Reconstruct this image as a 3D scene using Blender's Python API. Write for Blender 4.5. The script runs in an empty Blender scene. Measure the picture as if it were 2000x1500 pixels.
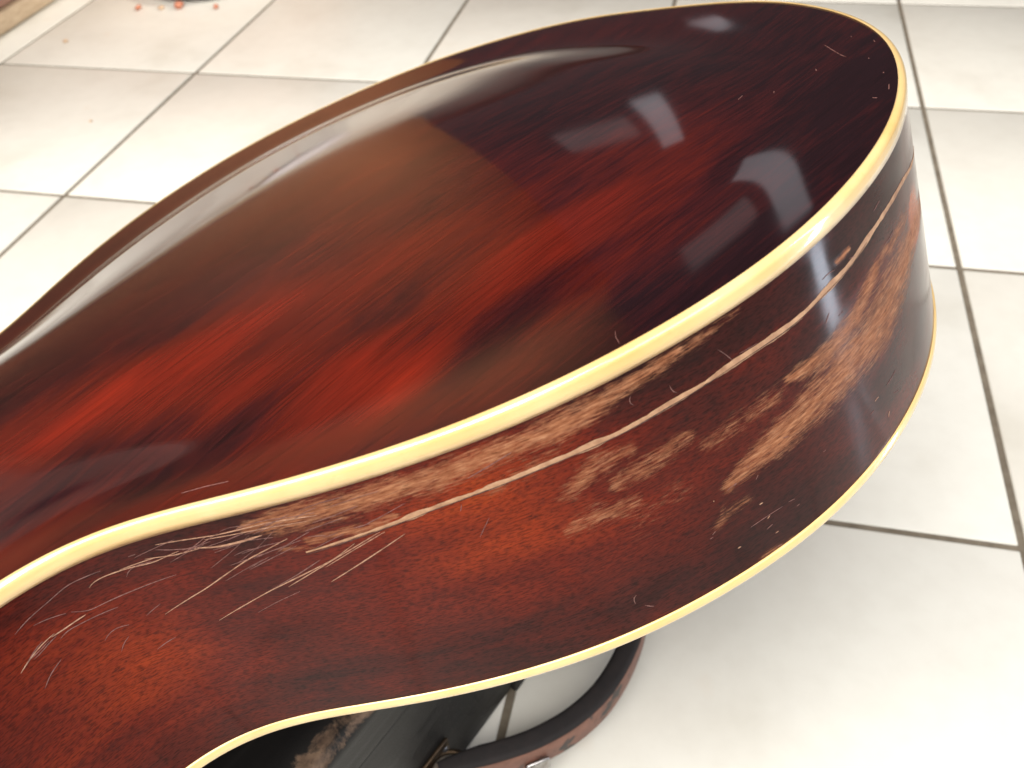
import bpy, bmesh, math, random
import numpy as np
from mathutils import Matrix, Vector

random.seed(7); np.random.seed(7)
SC = bpy.context.scene
COL = SC.collection

# ------------------------------------------------------------------ camera
cam = bpy.data.cameras.new('camera')
cam.sensor_width = 36.0
cam.lens = 30.53
cam.clip_start = 0.01
cam.clip_end = 60.0
cam.dof.use_dof = True
cam.dof.focus_distance = 0.245
cam.dof.aperture_fstop = 21.0
camo = bpy.data.objects.new('camera', cam)
COL.objects.link(camo)
camo.matrix_world = Matrix(((0.9737131, -0.11366212, 0.19739232, 0.97970939),
                            (0.2204281, 0.6885746, -0.69085199, -1.28207595),
                            (-0.05739563, 0.71620244, 0.69552844, 0.47885043),
                            (0, 0, 0, 1)))
SC.camera = camo

# ------------------------------------------------------------------ world and lamps
world = bpy.data.worlds.new('World')
SC.world = world
world.use_nodes = True
bg = world.node_tree.nodes['Background']
bg.inputs[0].default_value = (1.0, 0.94, 0.95, 1)
bg.inputs[1].default_value = 0.065


def area_lamp(name, pos, target, sx, sy, radiance, color):
    d = bpy.data.lights.new(name, 'AREA')
    d.shape = 'RECTANGLE'
    d.size, d.size_y = sx, sy
    d.energy = math.pi * sx * sy * radiance
    d.color = color
    o = bpy.data.objects.new(name, d)
    COL.objects.link(o)
    o.location = pos
    z = (Vector(pos) - Vector(target)).normalized()
    x = Vector((0, 0, 1)).cross(z).normalized()
    y = z.cross(x)
    o.matrix_world = Matrix(((x.x, y.x, z.x, pos[0]), (x.y, y.y, z.y, pos[1]), (x.z, y.z, z.z, pos[2]), (0, 0, 0, 1)))
    return o


def polar(az, dist, z):
    a = math.radians(az)
    return (0.9 + dist * math.cos(a), -1.0 + dist * math.sin(a), z)


T0 = (0.9, -1.0, 0.25)
# windows behind and above the photographer, and an added unseen fill spot brightening the cabinet's mirrored front
area_lamp('window_lamp', polar(-104, 1.6, 2.9), T0, 1.9, 1.6, 15.0, (1.0, 0.975, 0.93))
area_lamp('window_lamp', polar(-38, 1.7, 2.3), T0, 1.1, 1.2, 6.0, (1.0, 0.97, 0.92))
area_lamp('window_lamp', polar(-152, 1.9, 2.1), T0, 1.3, 1.2, 10.5, (1.0, 0.97, 0.92))
lamp = area_lamp('cabinet_fill_spot', (1.25, 0.25, 0.85), (-0.045, 0.48, 0.45), 0.3, 0.3, 36.0, (1.0, 0.92, 0.80))
lamp.data.spread = math.radians(78)
# floor-length glass door on the right and far window panes
area_lamp('window_lamp', polar(6.5, 1.2, 0.75), (1.0, -1.1, 0.75), 0.085, 1.5, 18.0, (0.80, 0.87, 1.0))
area_lamp('window_lamp', polar(102, 3.2, 1.1), (0.95, -1.0, 1.1), 0.13, 0.60, 0.75, (0.96, 0.94, 1.0))
area_lamp('window_lamp', polar(107, 3.2, 1.06), (0.95, -1.0, 1.1), 0.30, 0.22, 0.28, (0.95, 0.85, 0.85))

SC.view_settings.view_transform = 'Standard'
SC.view_settings.look = 'None'
SC.view_settings.exposure = 0.14
SC.view_settings.gamma = 1.0
SC.view_settings.use_curve_mapping = False

# ------------------------------------------------------------------ helpers


def tag(o, label=None, category=None, group=None, kind=None):
    for k, v in (('label', label), ('category', category), ('group', group), ('kind', kind)):
        if v:
            o[k] = v
    return o


def link(name, me, mats=None, parent=None):
    o = bpy.data.objects.new(name, me)
    COL.objects.link(o)
    if mats is not None:
        for m in (mats if isinstance(mats, (list, tuple)) else [mats]):
            me.materials.append(m)
    if parent is not None:
        o.parent = parent
    return o


def empty(name, mat):
    o = bpy.data.objects.new(name, None)
    COL.objects.link(o)
    o.empty_display_size = 0.05
    o.matrix_world = mat
    return o


def mesh(name, v, f, smooth=True):
    me = bpy.data.meshes.new(name)
    v = np.asarray(v, dtype=np.float64)
    me.from_pydata(v.tolist(), [], [tuple(int(i) for i in q) for q in f])
    if smooth:
        me.polygons.foreach_set('use_smooth', [True] * len(me.polygons))
    me.update()
    return me


def grid_faces(nu, nv, cu=False, cv=False):
    f = []
    for i in range(nu if cu else nu - 1):
        i2 = (i + 1) % nu
        for j in range(nv if cv else nv - 1):
            j2 = (j + 1) % nv
            f.append((i * nv + j, i2 * nv + j, i2 * nv + j2, i * nv + j2))
    return f


def bevel_box(sx, sy, sz, b, seg=2):
    bm = bmesh.new()
    bmesh.ops.create_cube(bm, size=1.0)
    bmesh.ops.scale(bm, vec=(sx, sy, sz), verts=bm.verts)
    bmesh.ops.bevel(bm, geom=bm.edges[:], offset=b, segments=seg, profile=0.5, affect='EDGES')
    me = bpy.data.meshes.new('box')
    bm.to_mesh(me)
    bm.free()
    me.polygons.foreach_set('use_smooth', [True] * len(me.polygons))
    return me


def attr(me, name, values):
    a = me.attributes.new(name, 'FLOAT', 'POINT')
    a.data.foreach_set('value', np.asarray(values, dtype=np.float32).ravel())


class NT:
    """small node-tree helper"""

    def __init__(self, name):
        self.m = bpy.data.materials.new(name)
        self.m.use_nodes = True
        self.t = self.m.node_tree
        self.b = self.t.nodes['Principled BSDF']

    def n(self, kind, **kw):
        o = self.t.nodes.new(kind)
        for k, v in kw.items():
            setattr(o, k, v)
        return o

    def l(self, a, b):
        self.t.links.new(a, b)

    def put(self, sock, v):
        if hasattr(v, 'is_linked') or hasattr(v, 'links'):
            self.l(v, sock)
        else:
            sock.default_value = v

    def math(self, op, a, b=None, c=None, clamp=False):
        o = self.n('ShaderNodeMath', operation=op)
        o.use_clamp = clamp
        for i, v in enumerate((a, b, c)):
            if v is not None:
                self.put(o.inputs[i], v)
        return o.outputs[0]

    def mix(self, f, a, b, mode='MIX'):
        o = self.n('ShaderNodeMix', data_type='RGBA', blend_type=mode)
        self.put(o.inputs[0], f)
        self.put(o.inputs[6], a if not isinstance(a, tuple) else a + (1,))
        self.put(o.inputs[7], b if not isinstance(b, tuple) else b + (1,))
        return o.outputs[2]

    def ramp(self, f, stops, interp='LINEAR'):
        o = self.n('ShaderNodeValToRGB')
        r = o.color_ramp
        r.interpolation = interp
        while len(r.elements) < len(stops):
            r.elements.new(0.5)
        for e, (p, c) in zip(r.elements, stops):
            e.position = p
            e.color = (c + (1,)) if isinstance(c, tuple) else (c, c, c, 1)
        self.put(o.inputs[0], f)
        return o.outputs[0]

    def attr(self, name):
        return self.n('ShaderNodeAttribute', attribute_name=name).outputs['Fac']

    def coord(self, kind='Object', scale=(1, 1, 1), rot=(0, 0, 0)):
        c = self.n('ShaderNodeTexCoord')
        m = self.n('ShaderNodeMapping')
        m.inputs['Scale'].default_value = scale
        m.inputs['Rotation'].default_value = rot
        self.l(c.outputs[kind], m.inputs[0])
        return m.outputs[0]

    def noise(self, vec, scale=1.0, detail=4, rough=0.55, dist=0.0):
        o = self.n('ShaderNodeTexNoise')
        self.l(vec, o.inputs['Vector'])
        o.inputs['Scale'].default_value = scale
        o.inputs['Detail'].default_value = detail
        o.inputs['Roughness'].default_value = rough
        o.inputs['Distortion'].default_value = dist
        return o.outputs[0]

    def bump(self, h, strength, dist=0.001):
        o = self.n('ShaderNodeBump')
        o.inputs['Strength'].default_value = strength
        o.inputs['Distance'].default_value = dist
        self.l(h, o.inputs['Height'])
        self.l(o.outputs[0], self.b.inputs['Normal'])
        return o.outputs[0]

    def set(self, **kw):
        for k, v in kw.items():
            k = k.replace('_', ' ').capitalize() if k not in ('IOR',) else k
            names = {i.name.lower(): i for i in self.b.inputs}
            s = names[k.lower()]
            if isinstance(v, tuple) and len(v) == 3:
                v = v + (1,)
            self.put(s, v)
        return self.m


# ------------------------------------------------------------------ materials
def mat_tile():
    t = NT('glazed_tile')
    info = t.n('ShaderNodeObjectInfo')
    c = t.n('ShaderNodeTexCoord')
    add = t.n('ShaderNodeVectorMath', operation='ADD')
    mul = t.n('ShaderNodeVectorMath', operation='SCALE')
    comb = t.n('ShaderNodeCombineXYZ')
    t.l(info.outputs['Random'], comb.inputs[0])
    t.l(info.outputs['Random'], comb.inputs[1])
    mul.inputs['Scale'].default_value = 37.0
    t.l(comb.outputs[0], mul.inputs[0])
    t.l(c.outputs['Object'], add.inputs[0])
    t.l(mul.outputs[0], add.inputs[1])
    v = add.outputs[0]
    big = t.noise(v, 7, 4, 0.55)
    fine = t.noise(v, 60, 3, 0.6)
    base = t.ramp(big, [(0.26, (0.63, 0.60, 0.53)), (0.44, (0.715, 0.69, 0.625)), (0.66, (0.75, 0.73, 0.665)), (0.82, (0.72, 0.67, 0.58))])
    base = t.mix(0.10, base, t.ramp(fine, [(0.35, (0.55, 0.50, 0.42)), (0.6, (0.85, 0.83, 0.78))]), 'MULTIPLY')
    spk = t.noise(v, 23, 2, 0.5)
    base = t.mix(t.ramp(spk, [(0.70, 0.0), (0.80, 0.18)]), base, (0.62, 0.47, 0.34))
    var = t.math('ADD', t.math('MULTIPLY', info.outputs['Random'], 0.09), 0.93)
    base = t.mix(1.0, base, t.ramp(var, [(0.0, 0.0), (1.0, 1.0)]), 'MULTIPLY')
    t.bump(t.noise(v, 25, 3, 0.5), 0.15, 0.001)
    return t.set(base_color=base, roughness=0.32, specular_ior_level=0.35)


def mat_grout():
    t = NT('cement_grout')
    v = t.coord('Object')
    base = t.ramp(t.noise(v, 60, 5, 0.65), [(0.3, (0.10, 0.078, 0.054)), (0.7, (0.21, 0.175, 0.13))])
    t.bump(t.noise(v, 900, 2), 0.5, 0.0006)
    return t.set(base_color=base, roughness=0.95)


BACK_RAMP = [(0.0, (0.011, 0.003, 0.0045)), (0.16, (0.030, 0.0045, 0.0052)), (0.36, (0.064, 0.0068, 0.0045)), (0.62, (0.102, 0.0083, 0.0046)), (1.0, (0.178, 0.0125, 0.005))]


def mat_back():
    t = NT('red_lacquered_back_wood')
    tone = t.attr('tone')
    # stained flame figure and pores follow the grain (guitar x axis)
    g1 = t.noise(t.coord('Object', (20, 48, 20)), 1.0, 6, 0.62, 1.2)
    g2 = t.noise(t.coord('Object', (55, 520, 35)), 1.0, 5, 0.7, 0.3)
    g3 = t.noise(t.coord('Object', (45, 1500, 40)), 1.0, 3, 0.6)
    fac = t.math('ADD', tone, t.math('MULTIPLY', t.math('SUBTRACT', g1, 0.5), 0.42))
    fac = t.math('ADD', fac, t.math('MULTIPLY', t.math('SUBTRACT', g2, 0.5), 0.55), clamp=True)
    col = t.ramp(fac, BACK_RAMP)
    col = t.mix(0.8, col, t.ramp(g3, [(0.34, 0.62), (0.56, 1.08)]), 'MULTIPLY')
    # lacquer: hazier in places
    hz = t.noise(t.coord('Object', (9, 9, 9)), 1.0, 3, 0.6)
    t.bump(t.noise(t.coord('Object', (20, 45, 20)), 1.0, 2, 0.5), 0.10, 0.0015)
    return t.set(base_color=col, roughness=0.5, specular_ior_level=0.0, coat_weight=1.0, coat_ior=1.44,
                 coat_roughness=t.ramp(hz, [(0.35, 0.045), (0.7, 0.11)]))


def mat_side():
    t = NT('worn_lacquered_side_wood')
    tone, wear = t.attr('tone'), t.attr('wear')
    # UV is laid in metres: u along the rib, v down the rib
    g1 = t.noise(t.coord('UV', (28, 90, 1)), 1.0, 5, 0.6, 0.5)
    g2 = t.noise(t.coord('UV', (130, 700, 1)), 1.0, 4, 0.65)
    g3 = t.noise(t.coord('UV', (500, 2200, 1)), 1.0, 2, 0.5)
    fac = t.math('ADD', tone, t.math('MULTIPLY', t.math('SUBTRACT', g1, 0.5), 0.5))
    fac = t.math('ADD', fac, t.math('MULTIPLY', t.math('SUBTRACT', g2, 0.5), 0.34), clamp=True)
    col = t.ramp(fac, [(0.0, (0.011, 0.004, 0.004)), (0.18, (0.034, 0.006, 0.005)), (0.42, (0.098, 0.010, 0.005)), (0.7, (0.20, 0.024, 0.006)), (1.0, (0.36, 0.066, 0.009))])
    col = t.mix(0.75, col, t.ramp(g3, [(0.36, 0.35), (0.54, 1.05)]), 'MULTIPLY')
    sp = t.noise(t.coord('UV', (260, 420, 1)), 1.0, 5, 0.75)
    sp2 = t.noise(t.coord('UV', (45, 70, 1)), 1.0, 3, 0.6, 0.8)
    col = t.mix(t.math('MULTIPLY', t.ramp(sp, [(0.52, 0.0), (0.70, 0.7)]), t.ramp(sp2, [(0.38, 0.25), (0.6, 1.0)])), col, (0.012, 0.004, 0.004))
    # bare wood where the lacquer has been rubbed off
    brk = t.noise(t.coord('UV', (200, 1700, 1)), 1.0, 6, 0.78, 0.15)
    brk2 = t.noise(t.coord('UV', (60, 260, 1), (0, 0, 0.06)), 1.0, 5, 0.7, 0.5)
    m = t.math('ADD', wear, t.math('MULTIPLY', t.math('SUBTRACT', brk, 0.5), 2.3))
    m = t.math('ADD', m, t.math('MULTIPLY', t.math('SUBTRACT', brk2, 0.5), 1.1))
    m = t.math('MULTIPLY', t.ramp(m, [(0.30, 0.0), (0.60, 0.5), (0.95, 0.95)]), t.ramp(wear, [(0.02, 0.0), (0.40, 1.0)]))
    wood = t.ramp(t.noise(t.coord('UV', (180, 900, 1)), 1.0, 4, 0.65), [(0.30, (0.15, 0.050, 0.022)), (0.5, (0.30, 0.122, 0.060)), (0.72, (0.42, 0.21, 0.115))])
    pore = t.ramp(t.noise(t.coord('UV', (260, 1900, 1)), 1.0, 2, 0.5), [(0.30, 0.35), (0.40, 1.0)])
    wood = t.mix(0.8, wood, pore, 'MULTIPLY')
    col = t.mix(m, col, wood)
    t.bump(t.math('ADD', t.math('MULTIPLY', m, -0.6), t.math('MULTIPLY', g2, 0.35)), 0.22, 0.0004)
    return t.set(base_color=col, roughness=0.55, specular_ior_level=0.03,
                 coat_weight=t.math('SUBTRACT', 1.0, t.math('MULTIPLY', m, 0.85)), coat_ior=1.19,
                 coat_roughness=t.ramp(t.math('ADD', g1, wear), [(0.3, 0.07), (0.9, 0.22)]))


def mat_binding():
    t = NT('aged_ivory_binding')
    v = t.coord('Object')
    n = t.noise(v, 30, 4, 0.6)
    n2 = t.noise(v, 260, 3, 0.6)
    col = t.ramp(n, [(0.3, (0.66, 0.435, 0.16)), (0.55, (0.73, 0.505, 0.22)), (0.75, (0.77, 0.57, 0.28))])
    col = t.mix(t.ramp(n2, [(0.60, 0.0), (0.78, 0.30)]), col, (0.50, 0.31, 0.11))
    # grime lodged along the seam with the side
    sep = t.n('ShaderNodeSeparateXYZ')
    t.l(t.n('ShaderNodeTexCoord').outputs['Object'], sep.inputs[0])
    seam = t.ramp(t.math('ADD', t.math('MULTIPLY', t.math('ADD', sep.outputs[2], 0.0034), 1000.0), t.math('MULTIPLY', t.noise(v, 140, 4, 0.7), -1.2)), [(0.0, 0.75), (0.35, 0.0)])
    seam = t.math('MULTIPLY', seam, t.math('GREATER_THAN', sep.outputs[2], -0.02))
    col = t.mix(seam, col, (0.30, 0.14, 0.05))
    t.bump(n2, 0.06, 0.0004)
    return t.set(base_color=col, roughness=0.30, coat_weight=1.0, coat_roughness=0.07)


def mat_simple(name, c1, c2, scale, rough, bump=0.2, stretch=(1, 1, 1), metallic=0.0, coat=0.0):
    t = NT(name)
    v = t.coord('Object', stretch)
    n = t.noise(v, scale, 5, 0.62)
    t.bump(n, bump, 0.0006)
    return t.set(base_color=t.ramp(n, [(0.32, c1), (0.68, c2)]), roughness=rough, metallic=metallic, coat_weight=coat)


def mat_case(name='worn_black_case_cloth', edge_z=0.135):
    t = NT(name)
    v = t.coord('Object')
    sep = t.n('ShaderNodeSeparateXYZ')
    c = t.n('ShaderNodeTexCoord')
    t.l(c.outputs['Object'], sep.inputs[0])
    n1 = t.noise(v, 55, 6, 0.72, 0.3)
    n2 = t.noise(t.coord('Object', (4, 30, 160)), 1.0, 5, 0.6)
    base = t.ramp(n2, [(0.3, (0.004, 0.004, 0.0045)), (0.6, (0.014, 0.013, 0.012)), (0.8, (0.055, 0.050, 0.043))])
    wear = t.attr('wear')
    m = t.ramp(t.math('ADD', wear, t.math('MULTIPLY', t.math('SUBTRACT', n1, 0.5), 1.6)), [(0.62, 0.0), (0.80, 1.0)])
    m = t.math('MULTIPLY', m, t.ramp(wear, [(0.05, 0), (0.3, 1)]))
    col = t.mix(m, base, t.ramp(t.noise(v, 160, 3), [(0.3, (0.07, 0.042, 0.028)), (0.7, (0.24, 0.155, 0.10))]))
    t.bump(t.math('ADD', t.noise(v, 900, 2), t.math('MULTIPLY', m, -1.0)), 0.25, 0.0006)
    return t.set(base_color=col, roughness=t.ramp(n2, [(0.3, 0.40), (0.7, 0.62)]), specular_ior_level=0.3)


def mat_handle_worn():
    t = NT('worn_brown_handle_leather')
    v = t.coord('Object')
    n = t.noise(v, 120, 5, 0.65)
    n2 = t.noise(v, 70, 4, 0.6, 0.4)
    col = t.ramp(n, [(0.3, (0.12, 0.046, 0.03)), (0.7, (0.21, 0.086, 0.055))])
    col = t.mix(t.ramp(n2, [(0.56, 0.0), (0.63, 1.0)]), col, (0.018, 0.013, 0.012))
    t.bump(n, 0.3, 0.0005)
    return t.set(base_color=col, roughness=0.55)


M_TILE, M_GROUT = mat_tile(), mat_grout()
M_BACK, M_SIDE, M_BIND = mat_back(), mat_side(), mat_binding()
M_TOP = mat_simple('dark_lacquered_top_wood', (0.02, 0.006, 0.004), (0.09, 0.02, 0.008), 30, 0.3, 0.05, (1, 12, 1), coat=1.0)
M_NECK = mat_simple('brown_lacquered_neck_wood', (0.03, 0.009, 0.005), (0.10, 0.028, 0.012), 25, 0.3, 0.05, (1, 10, 10), coat=1.0)
M_EBONY = mat_simple('dark_fingerboard_wood', (0.012, 0.009, 0.008), (0.035, 0.025, 0.02), 30, 0.5, 0.2, (1, 14, 1))
M_SCR = mat_simple('scratched_lacquer', (0.20, 0.09, 0.055), (0.46, 0.26, 0.165), 700, 0.6, 0.3)
M_SCR2 = mat_simple('faint_scratched_lacquer', (0.07, 0.025, 0.02), (0.22, 0.10, 0.085), 900, 0.6, 0.3)
M_CRACK = mat_simple('bare_splintered_wood', (0.26, 0.13, 0.07), (0.46, 0.27, 0.155), 300, 0.7, 0.5)
M_CRACKD = mat_simple('dark_crack_line', (0.02, 0.008, 0.006), (0.10, 0.045, 0.03), 900, 0.8, 0.4)
M_CASE = mat_case()
M_HBLK = mat_simple('black_handle_leather', (0.006, 0.004, 0.004), (0.014, 0.009, 0.008), 130, 0.8, 0.35)
M_HBRN = mat_handle_worn()
M_METAL = mat_simple('tarnished_nickel', (0.20, 0.18, 0.16), (0.55, 0.54, 0.55), 160, 0.32, 0.3, metallic=1.0)
M_BRASS = mat_simple('dark_tarnished_brass', (0.030, 0.020, 0.013), (0.13, 0.085, 0.05), 140, 0.42, 0.3, metallic=0.85)
M_WHITE = mat_simple('white_porcelain', (0.80, 0.80, 0.84), (0.86, 0.86, 0.90), 20, 0.2, 0.02)
M_CRUMB = mat_simple('orange_red_crumb', (0.42, 0.13, 0.075), (0.56, 0.24, 0.14), 300, 0.6, 0.5)
M_CRUMB2 = mat_simple('pale_brown_crumb', (0.50, 0.32, 0.20), (0.66, 0.48, 0.32), 300, 0.6, 0.5)
M_TAN = mat_simple('tan_wood_board', (0.36, 0.26, 0.17), (0.50, 0.39, 0.27), 40, 0.5, 0.1, (20, 1, 6))
M_BROWN = mat_simple('brown_wood_board', (0.22, 0.11, 0.085), (0.32, 0.18, 0.13), 40, 0.5, 0.1, (20, 1, 6))
M_DOOR = mat_simple('orange_brown_wood_door', (0.19, 0.083, 0.040), (0.27, 0.125, 0.060), 30, 0.5, 0.1, (20, 8, 1))

# ------------------------------------------------------------------ floor of square glazed tiles
TS = 0.30
fl = bpy.data.meshes.new('floor')
bm = bmesh.new()
bmesh.ops.create_grid(bm, x_segments=1, y_segments=1, size=4.0)
bm.to_mesh(fl); bm.free()
floor = link('floor', fl, M_GROUT)
floor.location = (0.9, 0.2, -0.0013)
tag(floor, kind='structure')
gap = 0.0049
tile_me = []
for k in range(4):
    tm = bevel_box(TS - gap, TS - gap, 0.010, 0.0012, 2)
    if not tile_me:
        tm.materials.append(M_TILE)
    else:
        tm.materials.append(M_TILE)
    tile_me.append(tm)
for iu in range(-7, 10):
    for iv in range(-9, 8):
        o = bpy.data.objects.new('tile', tile_me[random.randrange(4)])
        COL.objects.link(o)
        o.parent = floor
        o.location = ((iu + 0.5) * TS - 0.9, -(iv + 0.5) * TS - 0.2, -0.005 + 0.0013 + random.uniform(-0.0002, 0.0002))
        o.rotation_euler = (random.uniform(-1, 1) * 0.0009, random.uniform(-1, 1) * 0.0009, random.choice((0, 1, 2, 3)) * math.pi / 2)

# ------------------------------------------------------------------ guitar case lying on the floor
E1 = Vector((0.384, 0.923, 0)).normalized()      # along the case wall, away from the camera
EO = Vector((0.923, -0.384, 0)).normalized()     # out of the case wall, towards the handle
CASE_M = Matrix(((E1.x, EO.x, 0, 0.9004), (E1.y, EO.y, 0, -1.0564), (0, 0, 1, 0), (0, 0, 0, 1)))
case = empty('guitar_case', CASE_M)
tag(case, 'old black guitar case with scuffed edges lying under the guitar', 'guitar case')


def case_shell(z0, z1, inset, rtop, rbot):
    a0, a1, o0, o1, R = -0.80, 0.20, -0.37, 0.0, 0.055
    a0 += inset; a1 -= inset; o0 += inset; o1 -= inset
    path = []
    segs = 10
    for (cx, cy, st) in ((a1 - R, o1 - R, 0), (a0 + R, o1 - R, 90), (a0 + R, o0 + R, 180), (a1 - R, o0 + R, 270)):
        for k in range(segs + 1):
            t = math.radians(st + 90 * k / segs)
            path.append((cx + R * math.cos(t), cy + R * math.sin(t), math.cos(t), math.sin(t)))
    # densify the straight runs so that wear can vary along them
    dense = []
    for i in range(len(path)):
        p, q = path[i], path[(i + 1) % len(path)]
        n = max(1, int(math.hypot(q[0] - p[0], q[1] - p[1]) / 0.012))
        for k in range(n):
            u = k / n
            dense.append(tuple(p[j] + (q[j] - p[j]) * u for j in range(4)))
    prof = []
    for k in range(6):
        t = math.radians(-90 + 90 * k / 5)
        prof.append((rbot * math.cos(t) - rbot, z0 + rbot + rbot * math.sin(t)))
    for k in range(1, 8):
        prof.append((0.0, z0 + rbot + (z1 - rtop - z0 - rbot) * k / 8))
    for k in range(7):
        t = math.radians(90 * k / 6)
        prof.append((rtop * math.cos(t) - rtop, z1 - rtop + rtop * math.sin(t)))
    prof.append((-rtop - 0.012, z1 + 0.0008))
    prof.append((-rtop - 0.030, z1 + 0.0012))
    v, w = [], []
    for (x, y, nx, ny) in dense:
        for (d, z) in prof:
            v.append((x + nx * d, y + ny * d, z))
            w.append(math.exp(-((z - 0.1335) / 0.0050) ** 2) * (1.0 if d > -0.010 else 0.35) * 0.66 + 0.10)
    n, m = len(dense), len(prof)
    f = grid_faces(n, m, cu=True)
    f.append(tuple(i * m + m - 1 for i in range(n)))
    f.append(tuple(i * m for i in reversed(range(n))))
    me = mesh('case_shell', v, f)
    attr(me, 'wear', w)
    return me


link('case_body', case_shell(0.0, 0.1045, 0.0, 0.0012, 0.006), M_CASE, case)
link('case_lid', case_shell(0.1062, 0.135, -0.0012, 0.006, 0.0015), M_CASE, case)


def sweep(path, sect, ups=None, taper=None):
    """closed cross-section swept along a path; sect in (side, up)"""
    P = [Vector(p) for p in path]
    v = []
    for i, p in enumerate(P):
        t = (P[min(i + 1, len(P) - 1)] - P[max(i - 1, 0)]).normalized()
        up = Vector((0, 0, 1))
        s = t.cross(up).normalized()
        up = s.cross(t)
        k = taper[i] if taper else 1.0
        for (a, b) in sect:
            v.append(p + s * a * k + up * b * k)
    n, m = len(P), len(sect)
    f = grid_faces(n, m, cv=True)
    f.append(tuple(range(m - 1, -1, -1)))
    f.append(tuple((n - 1) * m + j for j in range(m)))
    return [tuple(x) for x in v], f


def smooth_path(pts, n):
    P = np.array(pts, float)
    d = np.r_[0, np.cumsum(np.linalg.norm(np.diff(P, axis=0), axis=1))]
    u = np.linspace(0, d[-1], n)
    Q = np.stack([np.interp(u, d, P[:, i]) for i in range(P.shape[1])], 1)
    for _ in range(max(2, n // 8)):
        Q[1:-1] = (Q[:-2] + 2 * Q[1:-1] + Q[2:]) / 4
    return Q


# carrying handle: a bent leather bar standing out from the case wall
hp = smooth_path([(-0.070, 0.008, 0.037), (-0.0643, 0.0115, 0.037), (-0.0517, 0.0235, 0.036), (-0.033, 0.0375, 0.034), (-0.0126, 0.0475, 0.032),
                  (0.0082, 0.0530, 0.031), (0.024, 0.0535, 0.031), (0.040, 0.0520, 0.031), (0.060, 0.0475, 0.032), (0.080, 0.0375, 0.034), (0.098, 0.0235, 0.036), (0.112, 0.0085, 0.037)], 60)
sect = []
hw, hh, hr = 0.0058, 0.0113, 0.0030
for (cx, cy, st) in ((hw - hr, hh - hr, 0), (-hw + hr, hh - hr, 90), (-hw + hr, -hh + hr, 180), (hw - hr, -hh + hr, 270)):
    for k in range(5):
        t = math.radians(st + 90 * k / 4)
        sect.append((cx + hr * math.cos(t), cy + hr * math.sin(t)))
tap = [1.0 - 0.28 * max(0, 1 - min(i, 59 - i) / 6.0) for i in range(60)]
v, f = sweep([tuple(p) for p in hp], sect, taper=tap)
hm = mesh('handle', v, f)
handle = link('handle', hm, [M_HBLK, M_HBRN], case)
for p in hm.polygons:
    # outward-looking leather is rubbed to brown
    c = p.center
    nrm = p.normal
    if nrm.z < 0.45 and (nrm.y > 0.3 or nrm.z < -0.3):
        p.material_index = 1


def torus(R, r, n=28, m=10, arc=360.0):
    v = []
    full = arc >= 360
    for i in range(n):
        a = math.radians(arc * i / (n if full else n - 1))
        for j in range(m):
            b = 2 * math.pi * j / m
            v.append(((R + r * math.cos(b)) * math.cos(a), (R + r * math.cos(b)) * math.sin(a), r * math.sin(b)))
    f = grid_faces(n, m, cu=full, cv=True)
    return mesh('ring', v, f)


for a in (-0.066, 0.108):
    r = link('handle_ring', torus(0.0115, 0.0016), M_BRASS, handle)
    r.location = (a, 0.0125, 0.037)
    r.rotation_euler = (0, math.radians(14), math.radians(30 if a < 0 else -30))
    b = link('handle_bracket', bevel_box(0.022, 0.0022, 0.014, 0.0008), M_BRASS, case)
    b.location = (a, 0.0012, 0.037)
    rv = link('bracket_rivet', mesh('rivet', [(0.0028 * math.cos(t) * s, 0.0018 * (1 - s * s), 0.0028 * math.sin(t) * s) for s in (1.0, 0.7, 0.35, 0.02) for t in [k * math.pi / 6 for k in range(12)]], grid_faces(4, 12, cv=True)), M_METAL, b)
    rv.location = (0.007, 0.0012, 0.0)
st = link('handle_stud', bevel_box(0.013, 0.0026, 0.011, 0.0012), M_METAL, handle)
st.location = (-0.036, 0.0440, 0.0275)
st.rotation_euler = (0.1, 0, math.radians(33))
cc = link('corner_cap', bevel_box(0.012, 0.004, 0.016, 0.0012), M_HBLK, case)
cc.location = (0.006, 0.0012, 0.010)

# ------------------------------------------------------------------ guitar
GM = Matrix(((-0.581328, 0.741653, -0.334676, 0.94892), (-0.803397, -0.588338, 0.091716, -0.86487), (-0.128881, 0.322195, 0.937859, 0.31691), (0, 0, 0, 1)))
guitar = empty('guitar', GM)
tag(guitar, 'glossy dark red arched-back guitar with cream binding and scratched side, lying face down', 'guitar')

K = np.array([[0, 0], [.0052, .0704], [.0405, .1399], [.0954, .1821], [.1525, .1963], [.1914, .1923], [.2374, .1757], [.2837, .1412], [.315, .1093], [.343, .0972], [.3802, .1069], [.4251, .1221], [.4663, .1107], [.4881, .0733], [.498, 0]])
DEP = 0.0824
ARCH = 0.0140
SA, SB = .19, .37


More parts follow.
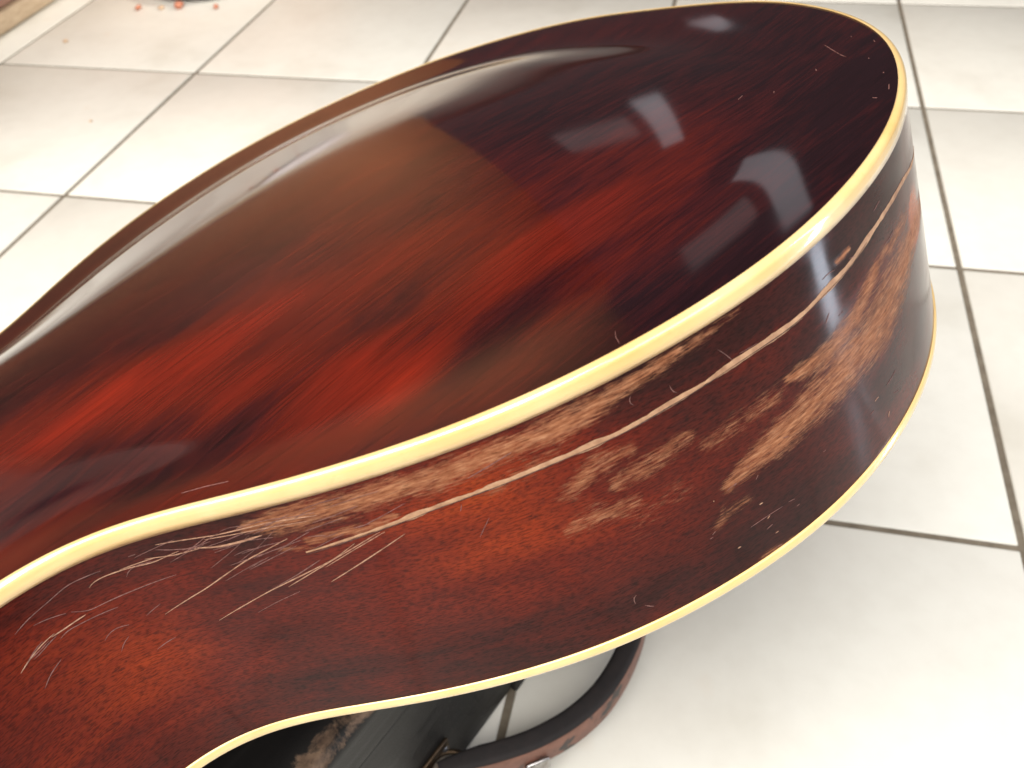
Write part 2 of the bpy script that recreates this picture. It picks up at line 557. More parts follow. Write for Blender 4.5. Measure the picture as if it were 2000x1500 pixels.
def outline(n=1400):
    P = np.concatenate([K, (K[1:-1] * [1, -1])[::-1]])
    m = len(P)
    T = (np.roll(P, -1, 0) - np.roll(P, 1, 0)) / 2
    u = np.linspace(0, 1, 60, endpoint=False)[:, None]
    o = []
    for i in range(m):
        j = (i + 1) % m
        o.append((2*u**3-3*u**2+1)*P[i] + (u**3-2*u**2+u)*T[i] + (3*u**2-2*u**3)*P[j] + (u**3-u**2)*T[j])
    c = np.concatenate(o)

    def res(c):
        c = np.r_[c, c[:1]]
        L = np.r_[0, np.cumsum(np.hypot(*np.diff(c, axis=0).T))]
        s = np.linspace(0, L[-1], n + 1)[:-1]
        return np.c_[np.interp(s, L, c[:, 0]), np.interp(s, L, c[:, 1])], L[-1]
    c, _ = res(c)
    w = 60
    k = np.exp(-.5 * (np.arange(-w, w + 1) / 20.) ** 2)
    k /= k.sum()
    c = np.stack([np.convolve(np.r_[c[-w:, i], c[:, i], c[:w, i]], k, 'valid') for i in (0, 1)], 1)
    i0 = np.argmin(np.abs(c[:, 1]) + c[:, 0])
    c = np.roll(c, -i0, 0)
    return res(c)


OUT, PERIM = outline()
NO = len(OUT)
tn = np.roll(OUT, -1, 0) - np.roll(OUT, 1, 0)
tn /= np.hypot(*tn.T)[:, None]
NRM = np.c_[tn[:, 1], -tn[:, 0]]
if (NRM * (OUT - OUT.mean(0))).sum() < 0:
    NRM = -NRM


def sclamp(x, a, b, w=.03):
    sp = lambda q: w * np.log1p(np.exp(q / w))
    return a + sp(x - a) - sp(x - b)


def arch(r):
    return .5 + .5 * np.cos(np.pi * np.clip(r / 0.985, 0, 1)) - 0.13 * np.exp(-((r - 0.82) / 0.10) ** 2)


def plate(inset, z_edge, height, sign, nr, step):
    o = (OUT - NRM * inset)[::step]
    cx = sclamp(o[:, 0], SA, SB)
    c = np.c_[cx, 0 * cx]
    r = np.linspace(0.0, 1, nr)
    r[0] = 0.004
    X = c[None] + (o - c)[None] * r[:, None, None]
    Z = z_edge + sign * height * arch(r)[:, None] + 0 * X[..., 0]
    V = np.concatenate([X, Z[..., None]], -1).reshape(-1, 3)
    n = len(o)
    F = grid_faces(nr, n, cv=True)
    F.append(tuple(range(n)))
    return V, F


# fitted stain map of the back: blobs (x, y, tone, radius) in guitar metres
BACK_TONE = [[0.2377,0.1393,1.0,0.0057],[0.2466,0.1283,0.8,0.0077],[0.2561,0.117,0.65,0.0079],[0.2684,0.0917,0.75,0.0084],[0.2709,0.0732,0.65,0.0088],[0.2845,0.0719,0.6,0.0072],[0.3042,0.0571,0.75,0.0059],[0.3129,0.0392,0.4,0.0076],[0.1646,0.1332,0.52,0.0049],[0.1793,0.1319,0.44,0.005],[0.1937,0.1291,0.5,0.0062],[0.2102,0.1258,0.55,0.0068],[0.1251,0.1322,0.3,0.0061],[0.1506,0.1396,0.34,0.0057],[0.1048,0.1341,0.2,0.0062],[0.2448,0.0975,0.5,0.0085],[0.3345,0.0899,0.5,0.0051],[0.323,0.0922,0.35,0.0065],[0.3095,0.1119,0.6,0.005],[0.2977,0.1193,0.55,0.0049],[0.2793,0.1295,0.4,0.0055],[0.2656,0.1429,0.45,0.0048],[0.253,0.1525,0.35,0.0047],[0.2242,0.1436,0.05,0.0057],[0.225,0.1265,0.1,0.0073],[0.2327,0.1062,0.12,0.0084],[0.2483,0.0917,0.2,0.0057],[0.259,0.0843,0.1,0.0065],[0.2936,0.0911,0.02,0.0081],[0.2823,0.109,0.0,0.0078],[0.2738,0.1118,0.1,0.0052],[0.3118,0.075,0.08,0.0083],[0.327,0.0661,0.25,0.007],[0.296,0.1077,0.1,0.0051],[0.265,0.1204,0.2,0.0064],[0.2583,0.133,0.3,0.005],[0.2093,0.1495,0.15,0.0076],[0.2332,0.1658,0.3,0.0046],[0.2193,0.1682,0.25,0.0047],[0.1985,0.1584,0.3,0.0063],[0.2034,0.1782,0.15,0.0069],[0.1859,0.1785,0.15,0.0071],[0.1755,0.1593,0.28,0.0065],[0.1576,0.1659,0.2,0.0078],[0.1335,0.1664,0.12,0.0095],[0.0962,0.1561,0.1,0.0103],[0.0882,0.1674,0.04,0.0087],[0.0572,0.1494,0.05,0.008],[0.1261,0.1841,0.03,0.0077],[0.1512,0.188,0.03,0.0073],[0.1682,0.1908,0.08,0.0059],[0.1825,0.1905,0.1,0.0046],[0.1985,0.1895,0.1,0.0045],[0.0608,0.1297,0.15,0.0084],[0.0602,0.1048,0.12,0.0107],[0.3029,0.0291,0.1,0.0079],[0.3113,0.0151,0.15,0.0065],[0.2756,0.0287,0.2,0.0098],[0.2379,0.0308,0.2,0.0102],[0.1859,0.0338,0.25,0.0108],[0.1671,0.0562,0.2,0.0104],[0.2184,0.0537,0.3,0.0099],[0.2135,0.0917,0.4,0.009],[0.1897,0.1002,0.3,0.0091],[0.1554,0.0839,0.2,0.0099],[0.1076,0.0687,0.1,0.011],[0.0725,0.0727,0.12,0.0114],[0.1249,0.0457,0.12,0.0113],[0.1367,0.1119,0.25,0.0079]]
SIDE_TONE = [[0.3815,0.0203,0.85,0.0083],[0.3741,0.0345,0.8,0.0073],[0.392,0.0299,0.6,0.0086],[0.4109,0.0262,0.45,0.0086],[0.3857,0.046,0.5,0.0089],[0.413,0.0451,0.35,0.0104],[0.4424,0.047,0.35,0.0094],[0.4697,0.0262,0.5,0.0079],[0.4918,0.0373,0.8,0.0081],[0.496,0.0221,0.6,0.0064],[0.4792,0.0483,0.75,0.0083],[0.5107,0.035,0.3,0.0078],[0.5044,0.0511,0.45,0.0082],[0.4971,0.0631,0.35,0.0071],[0.4666,0.0571,0.4,0.0085],[0.4487,0.0686,0.25,0.0085],[0.4214,0.0714,0.2,0.0083],[0.3941,0.0672,0.22,0.008],[0.3731,0.0681,0.22,0.008],[0.3636,0.0506,0.45,0.0076],[0.351,0.0437,0.5,0.0075],[0.3447,0.0594,0.25,0.0078],[0.3289,0.0667,0.2,0.0079],[0.3111,0.0644,0.15,0.008],[0.3531,0.0737,0.22,0.0067],[0.3226,0.0465,0.35,0.0063],[0.3289,0.0336,0.35,0.0061],[0.3436,0.0239,0.45,0.0059],[0.31,0.0299,0.25,0.0061],[0.3006,0.0253,0.3,0.0049],[0.2911,0.0258,0.15,0.005],[0.3226,0.0216,0.2,0.0047],[0.3331,0.0115,0.12,0.0046],[0.3153,0.0097,0.12,0.0046],[0.2995,0.0097,0.1,0.0047],[0.2785,0.0115,0.1,0.0049],[0.2575,0.0074,0.1,0.005],[0.2354,0.0069,0.1,0.004],[0.2953,0.0216,0.25,0.0049],[0.2648,0.0465,0.3,0.0068],[0.2816,0.0603,0.22,0.0082],[0.2512,0.0571,0.2,0.0057],[0.2301,0.0543,0.2,0.006],[0.2932,0.0654,0.2,0.0082],[0.3037,0.0704,0.2,0.0068],[0.2154,0.0341,1.6,0.0024],[0.2165,0.0281,1.4,0.002],[0.3552,0.0175,0.5,0.0058],[0.3878,0.011,0.45,0.0046],[0.414,0.011,0.4,0.0048],[0.433,0.0106,0.12,0.0049],[0.4498,0.0069,0.2,0.0049],[0.4729,0.0087,0.3,0.0051],[0.4887,0.0083,0.3,0.005],[0.5044,0.0226,0.4,0.0064],[0.4435,0.0322,0.35,0.0078],[0.4477,0.0193,0.25,0.0064]]
WEAR = [[0.86,[[0.1923,0.0382,0.00191],[0.2217,0.0336,0.00409],[0.2385,0.0364,0.0062],[0.2533,0.0396,0.00687],[0.2648,0.0414,0.0062],[0.2764,0.0414,0.0058],[0.2858,0.0428,0.00521],[0.2953,0.0442,0.00413],[0.3048,0.0456,0.00358],[0.3132,0.0465,0.00255],[0.3195,0.0488,0.00153]]],[0.85,[[0.2543,0.0258,0.00213],[0.2659,0.0308,0.00289],[0.2795,0.0331,0.00257],[0.29,0.0318,0.00202],[0.2953,0.0308,0.001]]],[0.55,[[0.228,0.0249,0.00226],[0.2438,0.0249,0.00244],[0.2533,0.0249,0.00159]]],[0.42,[[0.2995,0.0327,0.00275],[0.3132,0.0331,0.00296],[0.3216,0.0336,0.00245]]],[0.4,[[0.3562,0.0138,0.00184],[0.3657,0.0161,0.00232],[0.3731,0.018,0.00211]]],[0.35,[[0.3321,0.0419,0.00323],[0.3436,0.0447,0.00374]]],[0.62,[[0.3258,0.0285,0.00169],[0.3363,0.0299,0.00265],[0.3447,0.0304,0.00241]]],[0.62,[[0.3394,0.0235,0.00142],[0.3478,0.0226,0.00283],[0.3552,0.0267,0.00214],[0.3594,0.0276,0.00096]]],[0.5,[[0.3436,0.0387,0.00246],[0.3541,0.0368,0.00293],[0.3605,0.0377,0.00221]]],[0.45,[[0.3163,0.0566,0.00182],[0.3226,0.0557,0.00207],[0.3258,0.0589,0.0013]]],[0.82,[[0.4319,0.0078,0.00121],[0.4235,0.0083,0.00264],[0.4151,0.0083,0.00332],[0.4067,0.0083,0.00305],[0.3993,0.0083,0.0028],[0.3888,0.0083,0.00254],[0.3762,0.0083,0.00229],[0.3689,0.0087,0.00251],[0.3615,0.0087,0.00273],[0.3541,0.0087,0.00318],[0.3468,0.0078,0.00272],[0.3384,0.0069,0.00204],[0.33,0.006,0.00136],[0.3205,0.0055,0.00091]]],[0.55,[[0.3878,0.011,0.00209],[0.3804,0.011,0.00231],[0.371,0.0106,0.00183],[0.3657,0.012,0.00115]]],[0.5,[[0.3415,0.0083,0.00182],[0.3279,0.0069,0.00159],[0.3153,0.0055,0.0016],[0.3048,0.0041,0.00115]]],[0.7,[[0.4193,0.0161,0.00097],[0.4109,0.0161,0.00145],[0.4025,0.017,0.0012],[0.3962,0.0157,0.00095]]],[0.5,[[0.4277,0.0161,0.00074],[0.4182,0.0189,0.00098]]],[0.9,[[0.2711,0.0124,0.0005],[0.268,0.0124,0.00075],[0.2648,0.0124,0.0005]]],[0.5,[[0.3226,0.0792,0.00068],[0.3153,0.0778,0.00096],[0.3079,0.0787,0.00083],[0.3027,0.0792,0.00055]]]]
CRACK = [[0.1923,0.0216],[0.2028,0.0203],[0.227,0.0152],[0.2449,0.0147],[0.2564,0.0152],[0.2659,0.0166],[0.2732,0.0166],[0.2795,0.0166],[0.2848,0.0175],[0.2932,0.0175],[0.2984,0.017],[0.309,0.0166],[0.3174,0.017],[0.3289,0.017],[0.3384,0.0175],[0.3478,0.017],[0.3573,0.0166],[0.3668,0.0166],[0.3762,0.0166],[0.3867,0.0166],[0.3951,0.0175],[0.4035,0.018],[0.414,0.0189],[0.4214,0.0193]]
SCRATCHES = [[0.00037,[[0.4235,0.0138],[0.4372,0.0175],[0.4529,0.0235],[0.4676,0.0276]]],[0.00032,[[0.4088,0.0203],[0.4161,0.0235],[0.4372,0.029],[0.4561,0.035]]],[0.00037,[[0.3962,0.0216],[0.4077,0.0258],[0.4204,0.0304]]],[0.00032,[[0.4014,0.0189],[0.4161,0.0235],[0.4319,0.029]]],[0.00027,[[0.4004,0.0193],[0.4098,0.0221],[0.4193,0.0253]]],[0.00022,[[0.4298,0.0313],[0.4372,0.0331],[0.4445,0.0354]]],[0.00025,[[0.4193,0.0226],[0.4277,0.0258],[0.4361,0.0285]]],[0.00032,[[0.413,0.0092],[0.4246,0.0078],[0.4403,0.0078],[0.4561,0.006]]],[0.00027,[[0.4161,0.0101],[0.4267,0.0092],[0.4382,0.0087],[0.4435,0.0083]]],[0.00062,[[0.4288,0.011],[0.4351,0.0115],[0.4414,0.0115],[0.4477,0.0101]]],[0.00032,[[0.4466,0.0106],[0.454,0.0106],[0.4613,0.0092]]],[0.00025,[[0.4477,0.0101],[0.454,0.0087],[0.4571,0.0074]]],[0.00032,[[0.4519,0.0097],[0.4603,0.011],[0.4666,0.0101],[0.4739,0.0097],[0.4771,0.0101],[0.4781,0.011]]],[0.0003,[[0.4592,0.0097],[0.4666,0.0097],[0.4687,0.0097]]],[0.00025,[[0.4729,0.0078],[0.4813,0.0074],[0.4887,0.0092],[0.4939,0.0101],[0.4981,0.0115]]],[0.00025,[[0.4571,0.0166],[0.4697,0.017],[0.4824,0.017],[0.4855,0.0147]]],[0.00027,[[0.4918,0.0175],[0.495,0.018],[0.4992,0.0193],[0.5034,0.0212]]],[0.00025,[[0.4939,0.0184],[0.4971,0.0193],[0.5002,0.0198]]],[0.00022,[[0.4918,0.0184],[0.4939,0.0189],[0.4981,0.0203],[0.4992,0.0203]]],[0.0002,[[0.495,0.0175],[0.4971,0.018],[0.5013,0.0203]]],[0.00037,[[0.4834,0.0175],[0.4897,0.018],[0.4929,0.018]]],[0.00025,[[0.476,0.0198],[0.4824,0.0193],[0.4897,0.0189],[0.4918,0.0198]]],[0.00025,[[0.4771,0.0262],[0.4803,0.0253],[0.4834,0.0262],[0.4845,0.0272]]],[0.00025,[[0.4792,0.0295],[0.4813,0.0304],[0.4834,0.0327]]],[0.00025,[[0.4697,0.0359],[0.4729,0.0364],[0.476,0.0373]]],[0.00025,[[0.4592,0.0106],[0.4645,0.0101],[0.4676,0.011],[0.4687,0.0124]]],[0.0002,[[0.495,0.0249],[0.4992,0.0267],[0.5023,0.029]]],[0.0002,[[0.4866,0.0143],[0.4908,0.0129],[0.4939,0.0124]]],[0.00025,[[0.3647,0.0097],[0.371,0.011],[0.3762,0.012]]],[0.00022,[[0.4172,0.0133],[0.4235,0.0152],[0.4288,0.0175]]],[0.00022,[[0.4235,0.0157],[0.434,0.017],[0.4424,0.018]]],[0.0002,[[0.4424,0.0074],[0.4487,0.0101],[0.454,0.011]]],[0.00022,[[0.4666,0.0239],[0.4697,0.0249],[0.4718,0.0258]]],[0.00025,[[0.4624,0.0069],[0.4634,0.0069],[0.4645,0.0069]]],[0.00025,[[0.2396,0.0226],[0.2428,0.023],[0.247,0.0226]]],[0.00022,[[0.2722,0.0138],[0.2753,0.0129],[0.2774,0.0133]]],[0.00025,[[0.2522,0.0603],[0.2554,0.0608],[0.2585,0.0608]]],[0.00031,[[0.2638,0.0608],[0.2659,0.0608]]],[0.00062,[[0.2596,0.0695],[0.2606,0.0709]]],[0.0002,[[0.2774,0.023],[0.2795,0.0249]]],[0.0002,[[0.2722,0.0262],[0.2743,0.0262]]],[0.00019,[[0.3069,0.0658],[0.3121,0.0654],[0.3174,0.0654]]],[0.00037,[[0.3121,0.0603],[0.3132,0.0603]]],[0.00037,[[0.3111,0.0658],[0.3121,0.0663]]],[0.00037,[[0.3216,0.0787],[0.3216,0.0796]]],[0.0003,[[0.3216,0.0695],[0.3226,0.0695]]],[0.0003,[[0.31,0.0727],[0.3111,0.0727]]],[0.00031,[[0.3247,0.0502],[0.3247,0.0506]]],[0.00022,[[0.31,0.0778],[0.3121,0.0773]]],[0.0002,[[0.3111,0.0691],[0.3132,0.0695]]],[0.00025,[[0.352,0.0667],[0.3531,0.0672],[0.3531,0.0681],[0.3531,0.0695]]],[0.0002,[[0.351,0.0714],[0.3499,0.0727],[0.3489,0.0732]]],[0.00019,[[0.3352,0.0097],[0.3363,0.011],[0.3352,0.0124]]],[0.00019,[[0.3258,0.0124],[0.3258,0.0143],[0.3247,0.0152]]],[0.00019,[[0.3121,0.0106],[0.31,0.0138],[0.309,0.0161]]],[0.0002,[[0.2459,0.0101],[0.2501,0.0106]]],[0.00025,[[0.2659,0.0147],[0.2606,0.0166]]],[0.0002,[[0.3762,0.0249],[0.3783,0.0272],[0.3804,0.0295]]],[0.0002,[[0.3804,0.0184],[0.3815,0.0203]]],[0.00017,[[0.3016,0.0157],[0.3069,0.0152]]],[0.00021,[[0.4204,0.0152],[0.4277,0.0161],[0.4351,0.0175]]],[0.00017,[[0.4508,0.006],[0.4571,0.0069],[0.4634,0.0078]]],[0.00015,[[0.4256,0.0143],[0.4309,0.0143],[0.4372,0.0152]]],[0.00021,[[0.4088,0.0193],[0.4119,0.0189],[0.4151,0.0189]]],[0.00017,[[0.4372,0.012],[0.4403,0.012],[0.4435,0.012]]],[0.00017,[[0.433,0.0184],[0.4393,0.0203],[0.4466,0.0226]]],[0.00015,[[0.4046,0.006],[0.4109,0.006],[0.4161,0.0064]]],[0.00015,[[0.4361,0.012],[0.4393,0.0124],[0.4435,0.0129]]],[0.00021,[[0.4225,0.0078],[0.4246,0.0078],[0.4277,0.0087]]],[0.00015,[[0.4246,0.0101],[0.4319,0.0143],[0.4393,0.0175]]],[0.00015,[[0.4319,0.0147],[0.4351,0.0143],[0.4393,0.0152]]],[0.00015,[[0.4445,0.0097],[0.4466,0.0101],[0.4487,0.0106]]],[0.00021,[[0.414,0.0157],[0.4161,0.0152],[0.4182,0.0147]]],[0.00021,[[0.4393,0.0074],[0.4477,0.0101],[0.4561,0.0124]]],[0.00015,[[0.4319,0.0101],[0.4403,0.0143],[0.4477,0.0175]]],[0.00015,[[0.4077,0.012],[0.413,0.0124],[0.4182,0.0129]]],[0.00017,[[0.4025,0.0097],[0.4088,0.0106],[0.4151,0.011]]],[0.00015,[[0.4098,0.0166],[0.414,0.0175],[0.4193,0.0189]]],[0.00015,[[0.434,0.0092],[0.4393,0.0101],[0.4445,0.0106]]],[0.00017,[[0.4119,0.0069],[0.4151,0.0074],[0.4193,0.0087]]],[0.00015,[[0.4214,0.0087],[0.4256,0.0092],[0.4309,0.0101]]],[0.00015,[[0.4193,0.0069],[0.4267,0.0087],[0.433,0.0097]]],[0.00021,[[0.4424,0.0092],[0.4466,0.0097],[0.4508,0.0097]]],[0.00021,[[0.4109,0.0157],[0.413,0.0161],[0.4151,0.0161]]],[0.00021,[[0.4025,0.0157],[0.4046,0.0157],[0.4067,0.0157]]],[0.00021,[[0.4309,0.018],[0.434,0.0189],[0.4382,0.0203]]],[0.00015,[[0.4319,0.0069],[0.4351,0.0064],[0.4382,0.0069]]],[0.00015,[[0.3962,0.0074],[0.4025,0.0074],[0.4088,0.0078]]],[0.00017,[[0.413,0.0083],[0.4193,0.0078],[0.4246,0.0069]]],[0.00021,[[0.4225,0.0166],[0.4298,0.0184],[0.4382,0.0207]]],[0.00021,[[0.4246,0.0069],[0.4288,0.0069],[0.434,0.0074]]],[0.00017,[[0.392,0.0129],[0.3993,0.0147],[0.4056,0.0161]]],[0.00017,[[0.433,0.0092],[0.4361,0.0097],[0.4382,0.0101]]],[0.00017,[[0.4267,0.0124],[0.4298,0.012],[0.434,0.0115]]],[0.00019,[[0.3174,0.0493],[0.3184,0.0497]]],[0.00019,[[0.3016,0.0691],[0.3027,0.0691]]],[0.00019,[[0.3174,0.0493],[0.3184,0.0493]]],[0.00019,[[0.3279,0.0612],[0.3289,0.0612]]],[0.00019,[[0.3184,0.0493],[0.3205,0.0497]]],[0.00019,[[0.3111,0.0511],[0.3121,0.052]]],[0.00019,[[0.289,0.0594],[0.29,0.0594]]],[0.00019,[[0.2522,0.0677],[0.2554,0.0663]]],[0.00019,[[0.2848,0.0483],[0.2848,0.0488]]],[0.00019,[[0.2669,0.0631],[0.269,0.0631]]],[0.00019,[[0.3027,0.0663],[0.3048,0.0658]]],[0.00019,[[0.3132,0.0465],[0.3132,0.047]]],[0.00019,[[0.3268,0.0598],[0.3279,0.0603]]],[0.00019,[[0.2995,0.0465],[0.3016,0.0456]]]]
BACK_SCRATCHES = [[0.0003,[[0.2969,0.1174],[0.2916,0.122],[0.287,0.1269]]],[0.00026,[[0.0517,0.1253],[0.0596,0.1365],[0.0622,0.1409]]],[0.00016,[[0.2034,0.1782],[0.2052,0.1802],[0.2069,0.1834]]],[0.00023,[[0.0924,0.122],[0.0891,0.121]]],[0.00034,[[0.09,0.1684],[0.0902,0.17]]],[0.00036,[[0.0739,0.1614],[0.0747,0.162]]],[0.00035,[[0.0637,0.1498],[0.0644,0.1504]]],[0.00034,[[0.0462,0.1316],[0.0469,0.1323]]],[0.00036,[[0.0693,0.1345],[0.0706,0.1357]]],[0.00028,[[0.1342,0.1886],[0.1342,0.1886]]],[0.00025,[[0.1367,0.1876],[0.1367,0.1876]]],[0.00032,[[0.0856,0.1306],[0.0842,0.1295]]],[0.00032,[[0.0506,0.1429],[0.0521,0.1444]]],[0.00023,[[0.0817,0.1682],[0.0852,0.1704]]],[0.00017,[[0.1887,0.1641],[0.1887,0.1641]]],[0.00026,[[0.1266,0.1856],[0.1266,0.1856]]],[0.00028,[[0.3273,0.0704],[0.3273,0.0704]]]]



def rbf(px, py, blobs, stretch, base, wbase):
    num = np.full(px.shape, base * wbase)
    den = np.full(px.shape, wbase)
    for (x, y, t, r) in blobs:
        w = np.exp(-(((px - x) / (r * stretch)) ** 2 + ((py - y) / r) ** 2) * 0.7)
        num += w * t
        den += w
    return num / den


V, F = plate(0.0012, 0.0018, ARCH, 1, 150, 2)
F = [tuple(reversed(q)) for q in F]
bme = mesh('back', V, F)
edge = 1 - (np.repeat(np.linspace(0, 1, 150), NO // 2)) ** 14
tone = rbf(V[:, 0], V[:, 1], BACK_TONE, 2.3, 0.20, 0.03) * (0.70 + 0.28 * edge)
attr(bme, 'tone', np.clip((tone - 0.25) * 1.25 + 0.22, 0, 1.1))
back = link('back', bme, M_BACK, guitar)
if sum(p.normal.z for p in bme.polygons) < 0:
    bme.flip_normals()

# rib (side) with stain and wear maps along (s, h)
NH = 110
hs = np.linspace(0.0024, DEP - 0.0040, NH)
V = np.empty((NO, NH, 3))
V[..., :2] = OUT[:, None] - NRM[:, None] * 0.0002
V[..., 2] = -hs[None]
sme = mesh('side', V.reshape(-1, 3), [tuple(reversed(q)) for q in grid_faces(NO, NH, cu=True)])
S = np.repeat(np.arange(NO) * PERIM / NO, NH)
Hh = np.tile(hs, NO)
attr(sme, 'tone', rbf(S, Hh, SIDE_TONE, 1.8, 0.3, 0.05) * 0.86 + 0.02)
wear = np.zeros(NO * NH)
for strength, pts in WEAR:
    for (p, q) in zip(pts[:-1], pts[1:]):
        d = np.array(q) - np.array(p)
        L2 = d[0] ** 2 + d[1] ** 2 + 1e-12
        u = np.clip(((S - p[0]) * d[0] + (Hh - p[1]) * d[1]) / L2, 0, 1)
        dist = np.hypot(S - p[0] - u * d[0], Hh - p[1] - u * d[1])
        rad = p[2] + u * d[2]
        wear = np.maximum(wear, strength * np.exp(-(dist / (1.5 * rad)) ** 2))
attr(sme, 'wear', wear)
uv = sme.uv_layers.new(name='UVMap')
li = np.empty(len(sme.loops), dtype=np.int32)
sme.loops.foreach_get('vertex_index', li)
su, sv = S[li].copy(), Hh[li]
wrap = (li // NH == 0)
pol = np.repeat(np.arange(len(sme.polygons)), 4)
last = pol >= (NO - 1) * (NH - 1)
su[wrap & last] = PERIM
uv.data.foreach_set('uv', np.stack([su, sv], 1).astype(np.float32).ravel())
side = link('side', sme, M_SIDE, guitar)

# bindings
def binding(prof, name, parent=guitar):
    prof = np.array(prof)
    m = len(prof)
    V = np.empty((NO, m, 3))
    V[..., :2] = OUT[:, None] + NRM[:, None] * prof[None, :, :1]
    V[..., 2] = prof[None, :, 1]
    me = mesh(name, V.reshape(-1, 3), grid_faces(NO, m, cu=True, cv=True))
    bmm = bmesh.new(); bmm.from_mesh(me); bmesh.ops.recalc_face_normals(bmm, faces=bmm.faces); bmm.to_mesh(me); bmm.free()
    return link(name, me, M_BIND, parent)


def corner(cx, cz, r, a0, a1, n=7):
    return [(cx + r * math.cos(math.radians(a0 + (a1 - a0) * k / (n - 1))), cz + r * math.sin(math.radians(a0 + (a1 - a0) * k / (n - 1)))) for k in range(n)]


rb = 0.0019
binding([(-0.0016, 0.0002), (-0.0016, 0.0018)] + corner(0.0004 - rb, 0.0021 - rb, rb, 98, 0, 10) + [(0.0004, -0.0010), (0.0003, -0.0031), (-0.0005, -0.0033)], 'binding')
binding([(-0.0020, -DEP + 0.0041), (0.0001, -DEP + 0.0040), (0.0004, -DEP + 0.0037), (0.0004, -DEP + 0.0020)] + corner(0.0004 - 0.0018, -DEP + 0.0018, 0.0018, 0, -90, 6) + [(-0.0030, -DEP + 0.0001), (-0.0030, -DEP + 0.001)], 'binding')

# top plate (underneath)
V, F = plate(0.0025, -DEP + 0.0012, 0.016, -1, 40, 7)
link('top', mesh('top', V, F), M_TOP, guitar)

# neck, fingerboard and headstock run out of the picture towards the lower left
def taper_bar(x0, x1, w0, w1, z0, z1, rnd, n=24):
    v = []
    m = 16
    for i in range(n):
        u = i / (n - 1)
        x = x0 + (x1 - x0) * u
        w = (w0 + (w1 - w0) * u) / 2
        for j in range(m):
            a = math.pi * j / (m - 1)
            v.append((x, w * math.cos(a), z0 + (z1 - z0) * (math.sin(a) ** rnd)))
    f = grid_faces(n, m, cv=True)
    f.append(tuple(range(m))); f.append(tuple((n - 1) * m + j for j in reversed(range(m))))
    me = mesh('bar', v, f)
    bmm = bmesh.new(); bmm.from_mesh(me); bmesh.ops.recalc_face_normals(bmm, faces=bmm.faces); bmm.to_mesh(me); bmm.free()
    return me


link('neck', taper_bar(0.490, 0.845, 0.056, 0.044, -DEP - 0.002, -DEP + 0.022, 0.8), M_NECK, guitar)
link('heel', taper_bar(0.486, 0.530, 0.056, 0.030, -DEP + 0.004, -0.004, 0.5, 8), M_NECK, guitar)
fb = link('fingerboard', bevel_box(0.46, 0.052, 0.006, 0.001), M_EBONY, guitar)
fb.location = (0.62, 0, -DEP - 0.0055)
hd = link('headstock', bevel_box(0.175, 0.075, 0.015, 0.004), M_NECK, guitar)
hd.location = (0.925, 0, -DEP + 0.019)
hd.rotation_euler = (0, math.radians(-13), 0)
for sgn in (-1, 1):
    for k in range(3):
        tp = link('tuning_peg', bevel_box(0.016, 0.024, 0.008, 0.003), M_BIND, hd)
        tp.location = (-0.045 + 0.042 * k, sgn * 0.054, 0.0)


# scratches and the long crack: shallow slivers of bare wood standing on the lacquer
def rib_point(s, h, off):
    x = (s / PERIM * NO) % NO
    i = int(x)
    u = x - i
    p = OUT[i] * (1 - u) + OUT[(i + 1) % NO] * u
    n = NRM[i] * (1 - u) + NRM[(i + 1) % NO] * u
    return np.array([p[0] + n[0] * off, p[1] + n[1] * off, -h])


def back_z(x, y):
    o = OUT - NRM * 0.0012
    cx = sclamp(o[:, 0], SA, SB)
    vx, vy = o[:, 0] - cx, o[:, 1]
    # find the spoke on which (x, y) lies
    best = np.abs((x - cx) * vy - y * vx) / np.hypot(vx, vy) + 1e3 * (((x - cx) * vx + y * vy) < 0)
    i = int(best.argmin())
    r = math.hypot(x - cx[i], y) / math.hypot(vx[i], vy[i])
    return 0.0018 + ARCH * float(arch(np.array(min(r, 1.0))))


def ribbon(name, pts, width, m, parent, on_back=False, jag=0.15, step=0.0012, off=0.00010, taper=True):
    P = np.array(pts, float)
    d = np.r_[0, np.cumsum(np.hypot(*np.diff(P, axis=0).T))]
    n = max(4, int(d[-1] / step))
    u = np.linspace(0, d[-1], n)
    Q = np.stack([np.interp(u, d, P[:, 0]), np.interp(u, d, P[:, 1])], 1)
    for _ in range(max(1, n // 10)):
        Q[1:-1] = (Q[:-2] + 2 * Q[1:-1] + Q[2:]) / 4
    t = np.gradient(Q, axis=0)
    t /= np.hypot(*t.T)[:, None] + 1e-12
    nn = np.c_[-t[:, 1], t[:, 0]]
    rng = np.random.RandomState(int(abs(P[0, 0] * 1e6)) % 99991)
    jn = rng.randn(n + 12)
    jn = np.convolve(jn, np.ones(5) / 5 ** 0.5, 'same')[6:6 + n]
    w = width * np.clip(1 + jag * jn, 0.35, 1.9) / 2
    if taper:
        x = np.linspace(0, 1, n)
        w *= np.clip(np.minimum(x, 1 - x) * 5 + 0.25, 0, 1)
    v = []
    for i in range(n):
        for k, (a, o) in enumerate(((-1, 0.0), (0, 1.0), (1, 0.0))):
            q = Q[i] + nn[i] * w[i] * a
            lift = off * (0.35 + o)
            if on_back:
                v.append((q[0], q[1], back_z(q[0], q[1]) + lift))
            else:
                v.append(rib_point(q[0], q[1], lift - 0.0002 + 0.00002))
    me = mesh(name, v, grid_faces(n, 3))
    return link(name, me, m, parent)


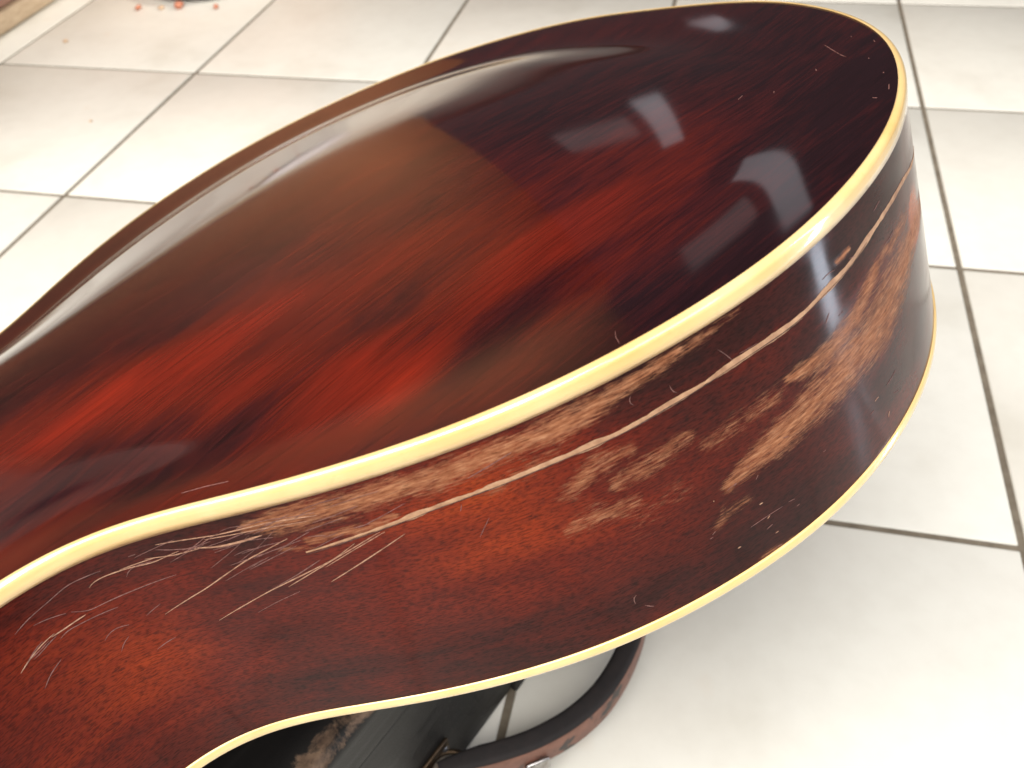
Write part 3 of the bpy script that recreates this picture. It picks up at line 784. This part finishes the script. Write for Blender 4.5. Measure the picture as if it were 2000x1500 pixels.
NSC = len(CRACK)
cw = np.array(CRACK)
ribbon('crack', CRACK, 0.00165, M_CRACK, side, jag=0.22, step=0.0012)
ribbon('crack_line', [(s, h + 0.00058) for s, h in CRACK[4:]], 0.00026, M_CRACKD, side, jag=0.3, step=0.0015, off=0.00016)
for i, (w, pts) in enumerate(SCRATCHES):
    ribbon('scratch', pts, w * 0.92, M_SCR if w > 0.00026 else M_SCR2, side)
for w, pts in BACK_SCRATCHES:
    ribbon('scratch', pts, w * 0.9, M_SCR2, back, on_back=True, step=0.0006)

# ------------------------------------------------------------------ things on the floor beyond the guitar
def crumb(x, y, r, m, label, k):
    r *= 0.8
    bmm = bmesh.new()
    bmesh.ops.create_icosphere(bmm, subdivisions=2, radius=r)
    rng = random.Random(k)
    ph = [rng.uniform(0, 6) for _ in range(6)]
    for vv in bmm.verts:
        c = vv.co / r
        vv.co *= 1 + 0.22 * math.sin(3 * c.x + ph[0]) + 0.18 * math.sin(4 * c.y + ph[1]) + 0.12 * math.sin(6 * c.z + ph[2])
        vv.co.z *= 0.62
    me = bpy.data.meshes.new('crumb')
    bmm.to_mesh(me); bmm.free()
    me.polygons.foreach_set('use_smooth', [True] * len(me.polygons))
    o = link('crumb', me, m)
    o.location = (x, y, r * 0.55)
    tag(o, label, 'crumb', 'crumbs on the far floor tiles')


crumb(0.099, -0.100, 0.0062, M_CRUMB, 'orange-red crumb on the floor, nearest to the white dish on its left', 1)
crumb(0.136, -0.097, 0.0058, M_CRUMB2, 'pale orange crumb on the floor in front of the white dish', 2)
crumb(0.164, -0.090, 0.0095, M_CRUMB, 'largest, bright red crumb touching the front of the white dish', 3)
crumb(0.224, -0.088, 0.0058, M_CRUMB, 'small dull red crumb by the right end of the white dish', 4)
crumb(0.055, -0.224, 0.0040, M_CRUMB2, 'faint tan crumb alone near the left grout line', 5)
crumb(0.233, -0.442, 0.0024, M_CRUMB2, 'tiny brown crumb alone on the bright left tile', 6)

# white dish whose near rim just enters the picture
nd, prof = 48, [(0.0, 0.004), (0.060, 0.004), (0.066, 0.006), (0.098, 0.017), (0.102, 0.0175), (0.1025, 0.0165), (0.099, 0.0145), (0.070, 0.001), (0.064, 0.0), (0.0, 0.0)]
v = [(r * math.cos(2 * math.pi * i / nd) * 1.05, r * math.sin(2 * math.pi * i / nd), z) for i in range(nd) for (r, z) in prof]
dish = link('dish', mesh('dish', v, grid_faces(nd, len(prof), cu=True)), M_WHITE)
dish.location = (0.155, 0.020, 0.0)
tag(dish, 'white shallow dish on the floor at the top left edge', 'dish')

# brown wooden cabinet: its foot shows in the far left corner, its front is mirrored in the lacquer
cab = empty('cabinet', Matrix.Translation((-0.040, 0.0, 0)))
tag(cab, 'brown wooden cabinet whose tan foot shows in the far left corner', 'cabinet')
a = link('plinth', bevel_box(0.36, 1.74, 0.026, 0.002), M_TAN, cab); a.location = (-0.196, 0.09, 0.016)
a = link('carcass', bevel_box(0.40, 1.78, 1.70, 0.004), M_BROWN, cab); a.location = (-0.222, 0.09, 0.880)
a = link('cabinet_top', bevel_box(0.43, 1.82, 0.024, 0.005), M_BROWN, cab); a.location = (-0.214, 0.09, 1.743)
dr = link('front_panel', bevel_box(0.018, 1.766, 1.66, 0.004), M_DOOR, cab)
dr.location = (-0.012, 0.09, 0.892)
